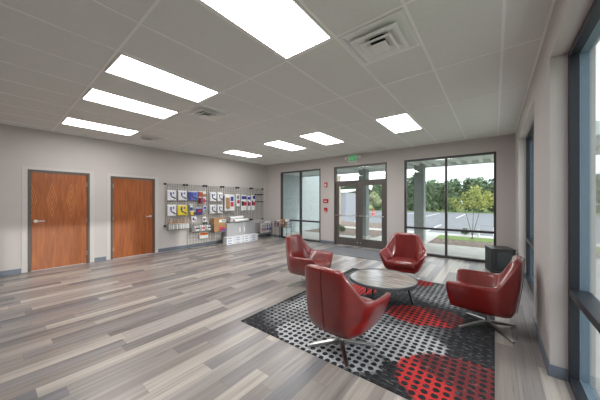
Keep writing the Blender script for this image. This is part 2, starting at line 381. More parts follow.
# ceiling lights ------------------------------------------------------------
def make_light():
    t = thing('ceiling_light', '', 'ceiling light', (0, 0, ZC), 0, 'recessed ceiling light panels')
    f = MB(); w, l, e = .295, .6, .022
    f.box(-w, w, -l, -l+e, -.012, 0); f.box(-w, w, l-e, l, -.012, 0); f.box(-w, -w+e, -l+e, l-e, -.012, 0); f.box(w-e, w, -l+e, l-e, -.012, 0)
    f.build('frame', M['white_metal'], t, bevel=.002)
    B(-w+e, w-e, -l+e, l-e, -.008, -.001).build('diffuser', M['panel'], t)
    return t
light0 = make_light()
LL = ['large ceiling light panel nearest the camera, beside the big air diffuser', 'long ceiling light panel second nearest, left of the largest one',
      'long ceiling light panel in the middle of the near row of three', 'ceiling light panel of the near row closest to the wall with wooden doors',
      'ceiling light panel of the far row right above the double door and big window', 'ceiling light panel in the far row just left of the green exit sign',
      'ceiling light panel in the far row, second from the far left corner', 'small looking ceiling light panel at the far left corner of the room']
for i, (gx, gj) in enumerate([(2, 0), (5, 0), (7, 0), (10, 0), (2, 3), (5, 3), (7, 3), (10, 3)]):
    loc = (GX0-TX*(gx+.5), GY0+TY*(gj+.5)+SKEW*(GX0-TX*(gx+.5)+1.5), ZC)
    if i == 0: light0.location = loc; light0['label'] = LL[0]
    else: dup(light0, loc, 0, LL[i])
# air diffusers ---------------------------------------------------------------
def make_vent():
    t = thing('air_diffuser', '', 'air vent', (0, 0, ZC), 0, 'square ceiling air diffusers')
    h = .29
    f = MB(); e = .03
    f.box(-h, h, -h, -h+e, -.012, 0); f.box(-h, h, h-e, h, -.012, 0); f.box(-h, -h+e, -h+e, h-e, -.012, 0); f.box(h-e, h, -h+e, h-e, -.012, 0)
    f.build('frame', M['white_metal'], t, bevel=.003)
    B(-h+e, h-e, -h+e, h-e, -.004, 0).build('pan', M['white_metal'], t)
    MB().lathe([(.10, -.0045), (.11, -.008), (.09, -.0075)], 28).build('neck', M['duct_dark'], t)
    def sq(r, z): return [(-r, -r, z), (r, -r, z), (r, r, z), (-r, r, z)]
    for r_out, r_in, z0, z1 in ((.22, .118, -.042, -.016), (.15, .078, -.062, -.034)):
        MB().loft([sq(r_out, z0), sq(r_in, z1), sq(r_in-.008, z1), sq(r_out-.02, z0-.004), sq(r_out, z0)], cap=False).build('louver', M['white_metal'], t)
    MB().loft([sq(.084, -.07), sq(.045, -.056), sq(.02, -.056)]).build('center_plate', M['white_metal'], t)
    for a in (-1, 1): B(a*.1-.003, a*.1+.003, -.17, .17, -.03, -.003).build('bracket', M['white_metal'], t)
    return t
v0 = make_vent(); y0 = GY0+TY+.305
v0.location = (GX0-TX*1.5, y0, ZC); v0['label'] = 'large square white air diffuser in the ceiling nearest the camera'
dup(v0, (GX0-TX*6.5, y0+.04, ZC), 0, 'square air diffuser in the ceiling between the near and far light rows')
dup(v0, (GX0-TX*10.9, y0+.09, ZC), 0, 'small looking air diffuser in the ceiling next to the wall with wooden doors')
t = thing('sprinkler_head', 'small round sprinkler head on the ceiling between the far light panels', 'sprinkler', (-4.12, 5.38, ZC+.003))
MB().lathe([(.04, 0), (.04, -.006), (.015, -.012), (.012, -.03)], 16).build('escutcheon', M['white_metal'], t)
MB().lathe([(.006, -.03), (.006, -.045), (.02, -.046), (.02, -.05)], 12).build('deflector', M['nickel'], t)

# wooden doors ------------------------------------------------------------------
def wood_door(name, y0, y1, top, handle_left, mat):
    r = struct_root(name, (XL, y0, 0), PI/2)         # local x runs along the wall, local -y into the room
    w = y1-y0; e = .05
    f = MB(); f.box(0, e, -.015, .16, 0, top); f.box(w-e, w, -.015, .16, 0, top); f.box(e, w-e, -.015, .16, top-e, top)
    f.box(e, e+.012, .05, .16, 0, top-e); f.box(w-e-.012, w-e, .05, .16, 0, top-e)
    f.build('door_frame', M['doorframe'], r, bevel=.003)
    c = MB(); c.box(-.085, 0, -.008, 0, 0, top+.06); c.box(w, w+.085, -.008, 0, 0, top+.06); c.box(0, w, -.008, 0, top, top+.06)
    c.build('casing', M['casing'], r, bevel=.002)
    leaf = B(e+.004, w-e-.004, .012, .05, .008, top-e-.004).build('door_leaf', mat, r, bevel=.002)
    x = e+.07 if handle_left else w-e-.07; s = 1 if handle_left else -1
    h = MB(); h.tube((x, .014, 1.07), (x, 0.0, 1.07), .033, n=20); h.tube((x, .0, 1.07), (x, -.045, 1.07), .011)
    h.tube((x, -.045, 1.07), (x+s*.13, -.045, 1.068), .012, .009); h.build('handle', M['nickel'], leaf, smooth=False)
    g = MB(); xo = w-e-.004 if handle_left else e+.004
    for z in (.25, 1.05, 1.9): g.tube((xo, .006, z-.05), (xo, .006, z+.05), .007)
    g.build('hinge', M['nickel'], leaf)
wood_door('door_1', D1[0], D1[1], 2.18, True, M['door'])
wood_door('door_2', D2[0], D2[1], 2.15, False, M['door_plain'])

# windows of the front wall --------------------------------------------------------
def front_window(name, x0, x1, xm, rail):
    r = struct_root(name, (0, YF, 0)); e = .05; z0, z1 = 0.02, WT; ya, yb = .0, .115
    f = MB(); f.box(x0, x0+e, ya, yb, 0, z1); f.box(x1-e, x1, ya, yb, 0, z1); f.box(x0+e, x1-e, ya, yb, z1-e, z1); f.box(x0+e, x1-e, ya, yb, 0, .06)
    f.build('window_frame', M['alu'], r, bevel=.003)
    B(xm-.025, xm+.025, ya, yb, .06, z1-e).build('mullion', M['alu'], r, bevel=.003)
    for p, q in ((x0+e, xm-.025), (xm+.025, x1-e)):
        B(p, q, ya, yb, rail-.028, rail+.028).build('rail', M['alu'], r, bevel=.003)
        for u, v in ((.06, rail-.028), (rail+.028, z1-e)): B(p-.005, q+.005, .055, .061, u-.005, v+.005).build('pane', M['glass'], r)
front_window('window_1', W1[0], W1[1], -5.93, .74)
front_window('window_2', W2[0], W2[1], -1.015, .745)
r = struct_root('door_3', (0, YF, 0)); x0, x1 = DD; e = .055; zt = 2.13
f = MB(); f.box(x0, x0+e, 0, .115, 0, WT); f.box(x1-e, x1, 0, .115, 0, WT); f.box(x0+e, x1-e, 0, .115, WT-e, WT); f.box(x0+e, x1-e, 0, .115, zt, zt+.06)
f.build('door_frame', M['alu_door'], r, bevel=.003)
B(x0+e-.004, x1-e+.004, .055, .061, zt+.056, WT-e+.004).build('transom_pane', M['glass'], r)
xm = (x0+x1)/2
for a, b, hs in ((x0+e+.004, xm-.004, 1), (xm+.004, x1-e-.004, 0)):
    s = .115
    lf = MB(); lf.box(a, a+s, .03, .075, .01, zt-.005); lf.box(b-s, b, .03, .075, .01, zt-.005); lf.box(a+s, b-s, .03, .075, .01, .27); lf.box(a+s, b-s, .03, .075, zt-.12, zt-.005)
    lf = lf.build('door_leaf', M['alu_door'], r, bevel=.003)
    B(a+s-.005, b-s+.005, .05, .056, .265, zt-.115).build('pane', M['glass'], lf)
    p = MB(); p.tube((a+.03, -.035, 1.02), (b-.03, -.035, 1.02), .014)
    for q in (a+.06, b-.06): p.tube((q, -.035, 1.02), (q, .03, 1.02), .012)
    p.build('push_bar', M['nickel'], lf, smooth=True)
    q = b-.05 if hs else a+.05
    MB().tube((q, .031, .14), (q, .022, .14), .018, n=16).build('lock', M['nickel'], lf)
# windows of the right wall ------------------------------------------------------------
def right_window(name, y0, y1):
    r = struct_root(name, (XR+.108, 0, 0)); e = .05; z1 = 2.735; d = .115; ym = (y0+y1)/2; rail = .755
    for nm, p, q, mt in (('window_frame', 0, .057, 'alu_side'), ('outer_frame', .057, d, 'alu_outer')):
        f = MB(); f.box(p, q, y0, y0+e, 0, z1); f.box(p, q, y1-e, y1, 0, z1); f.box(p, q, y0+e, y1-e, z1-e, z1); f.box(p, q, y0+e, y1-e, 0, .06)
        f.build(nm, M[mt], r, bevel=.002)
    B(0, d, ym-.025, ym+.025, .06, z1-e).build('mullion', M['alu_side'], r, bevel=.003)
    for p, q in ((y0+e, ym-.025), (ym+.025, y1-e)):
        B(0, d, p, q, rail-.028, rail+.028).build('rail', M['alu_side'], r, bevel=.003)
        for u, v in ((.06, rail-.028), (rail+.028, z1-e)): B(.055, .061, p-.005, q+.005, u-.005, v+.005).build('pane', M['glass'], r)
right_window('window_3', *RW[0]); right_window('window_4', *RW[1])

# wall devices ---------------------------------------------------------------------------
def text_mesh(s, size, depth=.002):
    cu = bpy.data.curves.new('t', 'FONT'); cu.body = s; cu.size = size; cu.extrude = depth; cu.align_x = 'CENTER'; cu.align_y = 'CENTER'
    o = bpy.data.objects.new('t', cu); C.objects.link(o); bpy.context.view_layer.update()
    me = bpy.data.meshes.new_from_object(o.evaluated_get(bpy.context.evaluated_depsgraph_get()))
    bpy.data.objects.remove(o); return me
t = thing('exit_sign', 'green exit sign with two emergency lamp heads above the double door', 'exit sign', (-3.67, YF, 2.8))
B(-.16, .16, -.06, 0, 0, .235).build('housing', M['white_pl'], t, bevel=.006)
B(-.132, .132, -.064, -.058, .025, .21).build('face', emit('exit_green', srgb(84, 172, 110), .22), t)
me = text_mesh('EXIT', .15); me.materials.append(emit('exit_letters', srgb(140, 215, 160), .35))
o = bpy.data.objects.new('lettering', me); C.objects.link(o); o.parent = t; o.location = (0, -.065, .117); o.rotation_euler = (PI/2, 0, 0)
for s in (-1, 1):
    h = MB(); h.tube((s*.16, -.03, .13), (s*.2, -.035, .13), .012); h.tube((s*.235, -.0, .14), (s*.245, -.085, .125), .035, .05, n=18)
    h = h.build('lamp_head', M['nickel'], t); MB().tube((s*.245, -.084, .125), (s*.2455, -.09, .124), .043, n=18).build('lens', M['white_pl'], h)
t = thing('fire_strobe', 'small red fire alarm strobe, topmost of three red wall devices', 'fire alarm', (-4.745, YF+.002, 2.0))
B(-.065, .065, -.035, 0, 0, .17).build('body', M['red_dev'], t, bevel=.008); B(-.03, .03, -.055, -.034, .03, .12).build('lens', M['white_pl'], t, bevel=.008)
t = thing('fire_pull_station', 'wide red fire alarm box, middle of three red wall devices', 'fire alarm', (-4.745, YF+.002, 1.435))
B(-.10, .10, -.045, 0, 0, .145).build('body', M['red_dev'], t, bevel=.008); B(-.06, .06, -.055, -.044, .05, .075).build('handle', M['white_pl'], t, bevel=.004)
t = thing('fire_alarm_box', 'narrow red fire alarm box, lowest of three red wall devices', 'fire alarm', (-4.745, YF+.002, 1.11))
B(-.065, .065, -.04, 0, 0, .16).build('body', M['red_dev'], t, bevel=.008); B(-.035, .035, -.055, -.039, .02, .05).build('lever', M['white_pl'], t, bevel=.004)

# rug and mat ------------------------------------------------------------------------------
def rounded_slab(x0, x1, y0, y1, z0, z1): return B(x0, x1, y0, y1, z0, z1)
tag(rounded_slab(-2.50, 0.0, 1.975, 5.1, 0, .006).build('area_rug', M['rug'], bevel=.002), 'large charcoal area rug with white and red dot patches under the chairs', 'rug')
t = thing('entry_mat', 'dark grey entry mat on the floor in front of the double door', 'mat', (-3.2, 6.72, 0))
B(-.98, .98, -.58, .60, 0, .006).build('carpet', M['mat'], t); mm = MB()
mm.box(-1.0, 1.0, -.6, -.58, 0, .005); mm.box(-1.0, -.98, -.58, .6, 0, .005); mm.box(.98, 1.0, -.58, .6, 0, .005); mm.build('border', M['black'], t)

# coffee table --------------------------------------------------------------------------------
RZ = .006
t = thing('coffee_table', 'low round coffee table with grey wood tray top and thin black legs', 'coffee table', (-1.29, 3.58, RZ))
MB().lathe([(.0001, .355), (.452, .355), (.452, .378), (.0001, .378)], 64).build('tabletop', M['tablewood'], t)
MB().lathe([(.446, .345), (.463, .345), (.468, .35), (.470, .386), (.468, .388), (.460, .388), (.454, .378), (.446, .36)], 64).build('rim', [M['tablerim']], t, smooth=True)
for a in (math.radians(35), math.radians(145), math.radians(270)):
    c, s = math.cos(a), math.sin(a)
    MB().tube((c*.33, s*.33, .36), (c*.43, s*.43, .003), .017, .011, n=12).build('leg', M['black'], t, smooth=False)

# red swivel chairs ------------------------------------------------------------------------------
def catmull(pts, n):
    P = [Vector(p) for p in pts]; P = [P[0]*2-P[1]]+P+[P[-1]*2-P[-2]]; out = []
    segs = len(P)-3
    for i in range(n):
        u = i/(n-1)*segs; k = min(int(u), segs-1); f = u-k
        a, b, c, d = P[k:k+4]
        out.append(.5*((2*b)+(-a+c)*f+(2*a-5*b+4*c-d)*f*f+(-a+3*b-3*c+d)*f**3))
    return out
def make_chair():
    t = thing('swivel_chair', '', 'armchair', (0, 0, RZ), 0, 'red leather swivel chairs around the coffee table')
    top = [(.375, .38, .565), (.40, .2, .565), (.398, .02, .565), (.382, -.085, .572), (.355, -.15, .615), (.30, -.222, .73), (.25, -.28, .825), (.205, -.308, .86), (.10, -.325, .868), (0, -.33, .87)]
    bot = [(.245, .36, .25), (.28, .2, .245), (.285, .02, .24), (.282, -.08, .237), (.276, -.13, .237), (.268, -.165, .237), (.24, -.218, .237), (.19, -.245, .237), (.09, -.26, .237), (0, -.264, .237)]
    top += [(-x, y, z) for x, y, z in top[-2::-1]]; bot += [(-x, y, z) for x, y, z in bot[-2::-1]]
    n = 41; T = catmull(top, n); Bo = catmull(bot, n)
    rings = []
    for i in range(n):
        a, b = T[max(i-1, 0)], T[min(i+1, n-1)]
        tan = (b-a); tan.z = 0; tan.normalize(); inw = Vector((tan.y, -tan.x, 0))
        if inw.dot(Vector((0, .08, 0))-Vector((T[i].x, T[i].y, 0))) < 0: inw = -inw
        if i in (0, n-1): inw = Vector((-1 if i == 0 else 1, 0, 0))
        lean = (T[i]-Bo[i]); h = lean.z
        th = .062+.03*max(0, min(1, (T[i].z-.56)/.3))
        if i in (0, n-1): th *= .9
        ring = []
        for k in range(7):
            f = k/6; p = Bo[i].lerp(T[i]-Vector((0, 0, .02)), f); bulge = .011*math.sin(PI*min(1, f*1.05))
            ring.append(p-inw*bulge)
        ring.append(T[i]+inw*.006+Vector((0, 0, -.006)))
        ring.append(T[i]+inw*th*.5+Vector((0, 0, .004)))
        ring.append(T[i]+inw*(th-.006)+Vector((0, 0, -.006)))
        zb = .36
        Ti = T[i]+inw*th-Vector((0, 0, .025)); Bi = Bo[i]+inw*(.085 if abs(i-n//2) > 12 else .10); Bi.z = zb
        for k in range(5):
            f = k/4; ring.append(Ti.lerp(Bi, f))
        ring.append(Bo[i]+inw*.1+Vector((0, 0, .02)))
        rings.append(ring)
    sh = MB().loft(rings)
    bmesh.ops.recalc_face_normals(sh.bm, faces=sh.bm.faces)
    shell = sh.build('shell', M['leather'], t, smooth=True, sub=1)
    # seat pan that closes the tub below
    pr_ = [(p.x*.985, p.y*.985) for p in Bo]
    def ring2(z, s): return [(x*s, y*s+.0, z) for x, y in pr_]
    pan = MB().loft([ring2(.236, .86), ring2(.242, .94), ring2(.262, .975), ring2(.30, .985), ring2(.312, .95)]).build('seat_pan', M['leather'], t, smooth=False)
    # cushion
    W, ya, yb = .235, -.16, .385
    def cr(z, k):
        pts = []; r = .07
        for (cx, cy, a0) in ((W-r, yb-r, 0), (-W+r, yb-r, 90), (-W+r+.03, ya+r, 180), (W-r-.03, ya+r, 270)):
            for j in range(5):
                a = math.radians(a0+90*j/4); pts.append((cx+(r-k)*math.cos(a), cy+(r-k)*math.sin(a), z+.02*(cy > 0)))
        return pts
    MB().loft([cr(.30, .03), cr(.31, .005), cr(.335, 0), cr(.375, 0), cr(.40, .012), cr(.415, .045), cr(.42, .068)]).build('seat_cushion', M['leather'], t, smooth=True, sub=1)
    # centre back seam
    sm = MB(); ii = n//2
    pts = [rings[ii][k]-Vector((0, .0015, 0)) for k in range(8)]
    for a, b in zip(pts, pts[1:]): sm.tube(a, b, .0035, n=6)
    sm.build('seam', M['leather_dark'], shell)
    b = MB(); b.tube((0, 0, .045), (0, 0, .25), .024, n=20); b.build('post', M['chrome'], t, smooth=False)
    MB().lathe([(.11, .238), (.13, .25), (.13, .262), (.05, .262)], 24).build('swivel_plate', M['black'], t)
    for q in range(4):
        a = PI/4+q*PI/2; c, s = math.cos(a), math.sin(a); m = Matrix.Rotation(a, 4, 'Z')
        def rg(x, w, z0, z1): return [m @ Vector((x, -w, z0)), m @ Vector((x, w, z0)), m @ Vector((x, w, z1)), m @ Vector((x, -w, z1))]
        MB().loft([rg(.0, .022, .042, .082), rg(.03, .022, .042, .08), rg(.32, .017, .006, .024), rg(.345, .016, 0, .018)]).build('foot', M['chrome'], t, bevel=.002)
    return t
M['leather_dark'] = simple('dark_red_seam', srgb(96, 16, 16), .6)
ch = make_chair()
R = math.radians
ch.location = (-1.243, 2.263, RZ); ch.rotation_euler = (0, 0, R(-7)); ch['label'] = 'red leather swivel chair nearest the camera, seen from behind'
dup(ch, (-.07, 3.69, RZ), R(86), 'red leather swivel chair beside the side windows, seen in profile facing left')
dup(ch, (-1.345, 4.87, RZ), R(187), 'red leather swivel chair beyond the coffee table, facing the camera')
dup(ch, (-2.65, 3.55, RZ), R(-85), 'red leather swivel chair left of the coffee table in front of the double door')

# black cabinet in the corner ---------------------------------------------------------------------
t = thing('corner_cabinet', 'black box cabinet with recessed glossy front standing in the far right corner', 'cabinet', (.135, 6.60, 0), R(16))
w, d, h = .20, .42, .50
f = MB(); f.box(-w, w, 0, d, 0, h); f.build('body', M['black'], t, bevel=.006)
f = MB(); f.box(-w, -w+.035, -.03, 0, 0, h); f.box(w-.02, w, -.03, 0, 0, h); f.box(-w+.035, w-.02, -.03, 0, h-.03, h); f.box(-w+.035, w-.02, -.03, 0, 0, .05)
f.build('front_frame', M['black'], t, bevel=.004)
B(-w+.035, w-.02, -.012, -.001, .05, h-.03).build('front_panel', M['black_gloss'], t)
B(-w+.09, w-.06, -.018, -.011, .10, h-.08).build('screen', M['black_panel'], t, bevel=.003)
B(-w-.01, w+.01, -.035, d+.01, h, h+.014).build('top', M['black_gloss'], t, bevel=.004)

# =================================================================== wall display
RZW = PI/2                                                # local x runs along the wall to the far corner, local -y into the room
PX0, PW, PP = 3.315, .58, .676
PZ0, PZ1, PXX = .76, 2.02, XL+.045
wr = .003
def grid_wires(w, h, sp=.075):
    m = MB(); nx = round(w/sp); nz = round(h/sp)
    for i in range(nx+1): x = w*i/nx; q = wr*1.5 if i in (0, nx) else wr; m.box(x-q, x+q, -q, q, 0, h)
    for j in range(nz+1): z = h*j/nz; q = wr*1.5 if j in (0, nz) else wr; m.box(0, w, -q-.004, q-.004, z-q, z+q)
    return m
def make_panel():
    t = thing('grid_panel', '', 'wire panel', (PXX, PX0, PZ0), RZW, 'wire grid panels on the wall')
    grid_wires(PW, PZ1-PZ0).build('wire_mesh', M['wire'], t)
    for x in (0, PW):
        for z in (0, PZ1-PZ0):
            MB().tube((x, -.011, z), (x, .0445, z), .03, n=14).build('corner_clip', M['knob'], t)
    return t
pn = make_panel()
PL = ['wire grid wall panel nearest the wooden doors, holding white, yellow and brush packs', 'second wire grid wall panel, holding small red and blue packs over a basket',
      'third wire grid wall panel, holding four white packs above brown boxes', 'fourth wire grid wall panel, behind the bag with a brown roll',
      'fifth wire grid wall panel, behind the tall blue and red bags', 'last wire grid wall panel in the corner, with bare hooks']
for i in range(6):
    if i == 0: pn['label'] = PL[0]
    else: dup(pn, (PXX, PX0+PP*i, PZ0), RZW, PL[i])
# flat hanging packs ------------------------------------------------------------------------------
def pillow(m, x0, x1, z0, z1, y0, y1, k=.012):
    """a puffy packet between y0 (front) and y1 (back)"""
    def rg(f, y): 
        ix = k*f; return [(x0+ix, y, z0+ix), (x1-ix, y, z0+ix), (x1-ix, y, z1-ix), (x0+ix, y, z1-ix)]
    ym = (y0+y1)/2
    return m.loft([rg(2, y1), rg(.4, ym+.004), rg(.4, ym-.004), rg(2, y0)])
XF = PXX+.0102                                             # hung packs touch the wire faces
def pack(name, y0, y1, z0, z1, label, body, marks, cat='packet', group=None, depth=.035, hole=True):
    t = thing(name, label, cat, (XF, y0, z0), RZW, group); w = y1-y0; h = z1-z0
    pillow(MB(), 0, w, 0, h-.02, -depth, 0).build('pouch', M[body], t, bevel=.004)
    B(.01, w-.01, -.006, 0, h-.03, h).build('header_card', M['white_pl'], t)
    for (nm, mt, a0, a1, b0, b1) in marks:
        B(w*a0, w*a1, -depth-.003, -depth+.004, h*b0, h*b1).build(nm, M[mt], t)
    return t
def tool_pack(y0, y1, z0, z1, label, body='white_bag', group='roller tool packs on the grid', left=None):
    t = thing('tool_packet', label, 'packet', (XF, y0, z0), RZW, group); w = y1-y0; h = z1-z0; d = .035
    pillow(MB(), 0, w, 0, h-.02, -d, 0).build('pouch', M[body], t, bevel=.004)
    B(.01, w-.01, -.006, 0, h-.03, h).build('header_card', M['white_pl'], t)
    p, q = Vector((w*.38, -d-.004, h*.42)), Vector((w*.86, -d-.004, h*.2))
    MB().tube(p, q, .014, .02, n=8).build('tool_handle', M['navy'], t)
    for (a0, a1, b0, b1) in ((.3, .46, .46, .78), (.6, .72, .62, .8)): B(w*a0, w*a1, -d-.002, -d+.004, h*b0, h*b1).build('printing', M['blue'], t)
    if left: B(.012, w*.28, -d-.002, -d+.004, h*.06, h*.85).build('side_stripe', M[left], t)
    return t
tool_pack(3.36, 3.63, 1.52, 1.84, 'white tool packet at the top left corner of the wire grid')
tool_pack(3.68, 3.97, 1.52, 1.84, 'white tool packet in the top row, second from the left on the grid')
tool_pack(4.01, 4.34, 1.52, 1.83, 'blue tool packet in the top row, right of two white ones', 'blue_bag', left='blue')
tool_pack(3.36, 3.63, 1.05, 1.40, 'white tool packet left of the yellow one in the second row')
tool_pack(3.66, 3.985, 1.05, 1.39, 'bright yellow tool packet on the wire grid', 'yellow')
tool_pack(4.76, 5.02, 1.49, 1.82, 'white tool packet, upper left of the block of four')
tool_pack(5.06, 5.28, 1.49, 1.82, 'white tool packet, upper right of the block of four')
tool_pack(4.76, 5.02, 1.06, 1.38, 'white tool packet, lower left of the block of four above brown boxes')
tool_pack(5.06, 5.28, 1.06, 1.38, 'white tool packet, lower right of the block of four above brown boxes')
SG = 'small packs in the middle of the grid'
pack('accessory_packet', 4.36, 4.64, 1.66, 1.84, 'brown and red packet in the top row right of the blue one', 'kraft', [('label_print', 'redp', .05, .45, .1, .6), ('label_band', 'white_bag', .5, .95, .5, .8)], group=SG)
pack('accessory_packet', 4.36, 4.49, 1.42, 1.645, 'small dark red packet below the brown one, left of a pair', 'redp', [('label_print', 'navy', .1, .5, .1, .8)], group=SG)
pack('accessory_packet', 4.52, 4.64, 1.42, 1.645, 'small red and pale packet below the brown one, right of a pair', 'white_bag', [('label_print', 'redp', .1, .5, .1, .8), ('label_band', 'blue', .6, .9, .2, .5)], group=SG)
pack('accessory_packet', 4.04, 4.17, 1.21, 1.41, 'small teal packet right of the yellow one', 'teal', [('label_print', 'white_bag', .15, .8, .5, .8), ('label_band', 'blue', .2, .7, .1, .4)], group=SG)
pack('accessory_packet', 4.06, 4.25, 1.03, 1.19, 'small tan packet below the teal one', 'kraft', [('label_print', 'yellow', .1, .6, .2, .8), ('label_band', 'navy', .7, .9, .2, .7)], group=SG)
pack('accessory_packet', 4.28, 4.49, 1.05, 1.29, 'blue packet with a red centre in the second row', 'blue', [('label_print', 'redp', .25, .75, .3, .75), ('label_band', 'white_bag', .35, .6, .4, .6)], group=SG)
pack('accessory_packet', 4.52, 4.65, 1.13, 1.35, 'slim pale blue packet right of the blue and red one', 'white_bag', [('label_print', 'blue', .15, .8, .5, .85), ('label_band', 'teal', .2, .8, .1, .4)], group=SG)
pack('accessory_packet', 4.11, 4.29, .82, 1.01, 'white packet with blue print above the left end of the wire basket', 'white_bag', [('label_print', 'blue', .2, .5, .3, .8), ('label_band', 'redp', .55, .8, .2, .5)], group=SG)
pack('accessory_packet', 4.49, 4.65, .80, .98, 'white packet with dark print above the right end of the wire basket', 'white_bag', [('label_print', 'navy', .2, .5, .2, .7), ('label_band', 'redp', .55, .8, .4, .7)], group=SG)
pack('hanging_packet', 4.38, 4.70, .24, .46, 'orange and white packet hanging under the wire basket', 'white_bag', [('label_print', 'orange', .05, .95, .55, .92), ('label_band', 'blue', .4, .6, .6, .85)])
# tall bags
t = pack('roll_bag', 5.34, 5.78, 1.13, 1.76, 'clear white bag holding a brown roll with red and blue label', 'white_bag', [('label_print', 'blue', .55, .85, .6, .85), ('label_band', 'redp', .55, .85, .28, .55)], 'bag', depth=.07)
MB().tube((.12, -.077, .1), (.12, -.077, .5), .074, n=18).build('paper_roll', M['kraft'], t)
BG = 'tall drop cloth bags on the grid'
pack('cloth_bag', 5.84, 6.03, 1.30, 1.78, 'narrow white bag with red label right of the brown roll', 'white_bag', [('label_print', 'redp', .25, .8, .25, .5), ('label_band', 'navy', .3, .6, .6, .85)], 'bag', BG, .06)
pack('cloth_bag', 6.08, 6.35, 1.13, 1.75, 'wide white bag with blue top and red label, leftmost of three tall ones', 'white_bag', [('label_top', 'blue', .08, .92, .72, .92), ('label_print', 'redp', .08, .92, .32, .56), ('label_band', 'navy', .08, .4, .32, .6)], 'bag', BG, .06)
pack('cloth_bag', 6.385, 6.56, 1.13, 1.72, 'white bag with blue top and red label, middle of three tall ones', 'white_bag', [('label_top', 'blue', .08, .92, .74, .92), ('label_print', 'redp', .3, .92, .32, .56), ('label_band', 'navy', .08, .35, .32, .64)], 'bag', BG, .06)
pack('cloth_bag', 6.595, 6.79, 1.13, 1.75, 'white bag with blue top and red label, rightmost of three tall ones', 'white_bag', [('label_top', 'blue', .3, .92, .74, .95), ('label_print', 'redp', .3, .92, .32, .56), ('label_band', 'navy', .08, .35, .32, .64)], 'bag', BG, .06)
# bare hooks
k = 0
for z, zn in ((1.78, 'upper'), (1.48, 'lower')):
    for y, yn in ((6.83, 'left'), (7.0, 'middle'), (7.16, 'right')):
        m = MB(); m.box(-.02, .02, -.012, 0, -.03, .03); m.tube((0, -.006, 0), (0, -.16, -.005), .006, n=8); m.tube((0, -.16, -.005), (0, -.18, .02), .006, n=8)
        o = m.build('display_hook', M['knob']); o.location = (XF, y, z); o.rotation_euler = (0, 0, RZW)
        tag(o, 'bare black display hook, %s one of the %s row on the corner panel' % (yn, zn), 'hook', 'bare hooks on the corner panel')
# paint brushes in a bin -----------------------------------------------------------------------------
def wire_bin(name, label, cat, y0, y1, x0, x1, z0, z1, sp=.06, front=True):
    t = thing(name, label, cat, (x0, y0, z0), RZW); w = y1-y0; d = x1-x0; h = z1-z0; q = .0035
    m = MB(); n = max(2, round(w/sp))
    for i in range(n+1): x = w*i/n; m.box(x-q, x+q, -d, 0, 0, 2*q); m.box(x-q, x+q, -d-q, -d+q, 0, h)
    nd = max(2, round(d/sp))
    for i in range(nd+1):
        y = -d*i/nd; m.box(0, w, y-q, y+q, 0, 2*q)
        for x in (0, w): m.box(x-q, x+q, y-q, y+q, 0, h)
    m.build('wire_mesh', M['wire'], t)
    r = MB(); q = .006
    for z in (h,): r.box(0, w, -d-q, -d+q, z-q, z+q); r.box(0, w, -q, q, z-q, z+q); r.box(-q, q, -d, 0, z-q, z+q); r.box(w-q, w+q, -d, 0, z-q, z+q)
    r.build('rim', M['wire'], t); return t
wire_bin('brush_rack', 'narrow wire rack holding a row of brushes under the yellow packet', 'rack', 3.36, 4.01, XF+.008, XF+.108, .63, .80)
for i in range(6):
    nm = ['leftmost', 'second from left', 'third from left', 'third from right', 'second from right', 'rightmost'][i]
    t = thing('paint_brush', 'paint brush in a white sleeve with wooden handle, %s in the wire rack' % nm, 'paint brush', (XF+.058, 3.415+i*.108, .645), RZW, 'paint brushes in the rack')
    B(-.048, .048, -.022, .022, 0, .17).build('sleeve', M['white_bag'], t, bevel=.004)
    m = MB(); m.loft([[(-s, -.01, z), (s, -.01, z), (s, .01, z), (-s, .01, z)] for s, z in ((.04, .17), (.034, .21), (.014, .25), (.018, .31), (.01, .33))])
    m.build('brush_handle', M['kraft'], t, bevel=.003)
# basket on a stand -------------------------------------------------------------------------------------
t = wire_bin('wire_basket', 'wire basket of white bags hanging from the second grid panel', 'basket', 4.06, 4.74, XF+.016, XF+.29, .50, .74)
for i, (a, zz) in enumerate(((.11, 0), (.32, .01), (.54, 0))):
    o = thing('wrapped_bundle', 'white wrapped bundle with printed label in the wire basket, %s of three' % ['left', 'middle', 'right'][i], 'bundle', (XF+.15, 4.06+a, .508), RZW, 'bundles in the wire basket')
    pillow(MB(), -.10, .10, 0, .20+zz, -.12, .10, .02).build('pouch', M['white_bag'], o, bevel=.012)
    m = MB(); m.box(-.05, .07, -.124, -.115, .1, .15); m.build('printing', M['navy' if i != 1 else 'redp'], o)
# lower floor panels
for i, (a, lb) in enumerate(((PX0+PP, 'low wire grid panel standing on the floor below the wire basket'), (PX0+2*PP, 'low wire grid panel standing on the floor below the brown boxes'))):
    t = thing('floor_grid_panel', lb, 'wire panel', (PXX, a, 0), RZW, 'low floor grid panels')
    grid_wires(PW, .74, .1).build('wire_mesh', M['wire'], t)
    m = MB(); m.box(0, .012, -.3, 0, 0, .012); m.box(PW-.012, PW, -.3, 0, 0, .012); m.box(0, PW, -.3, -.288, 0, .012); m.build('floor_foot', M['wire'], t)
    for x in (0, PW): MB().tube((x, -.02, .72), (x, .02, .72), .026, n=12).build('corner_clip', M['knob'], t)
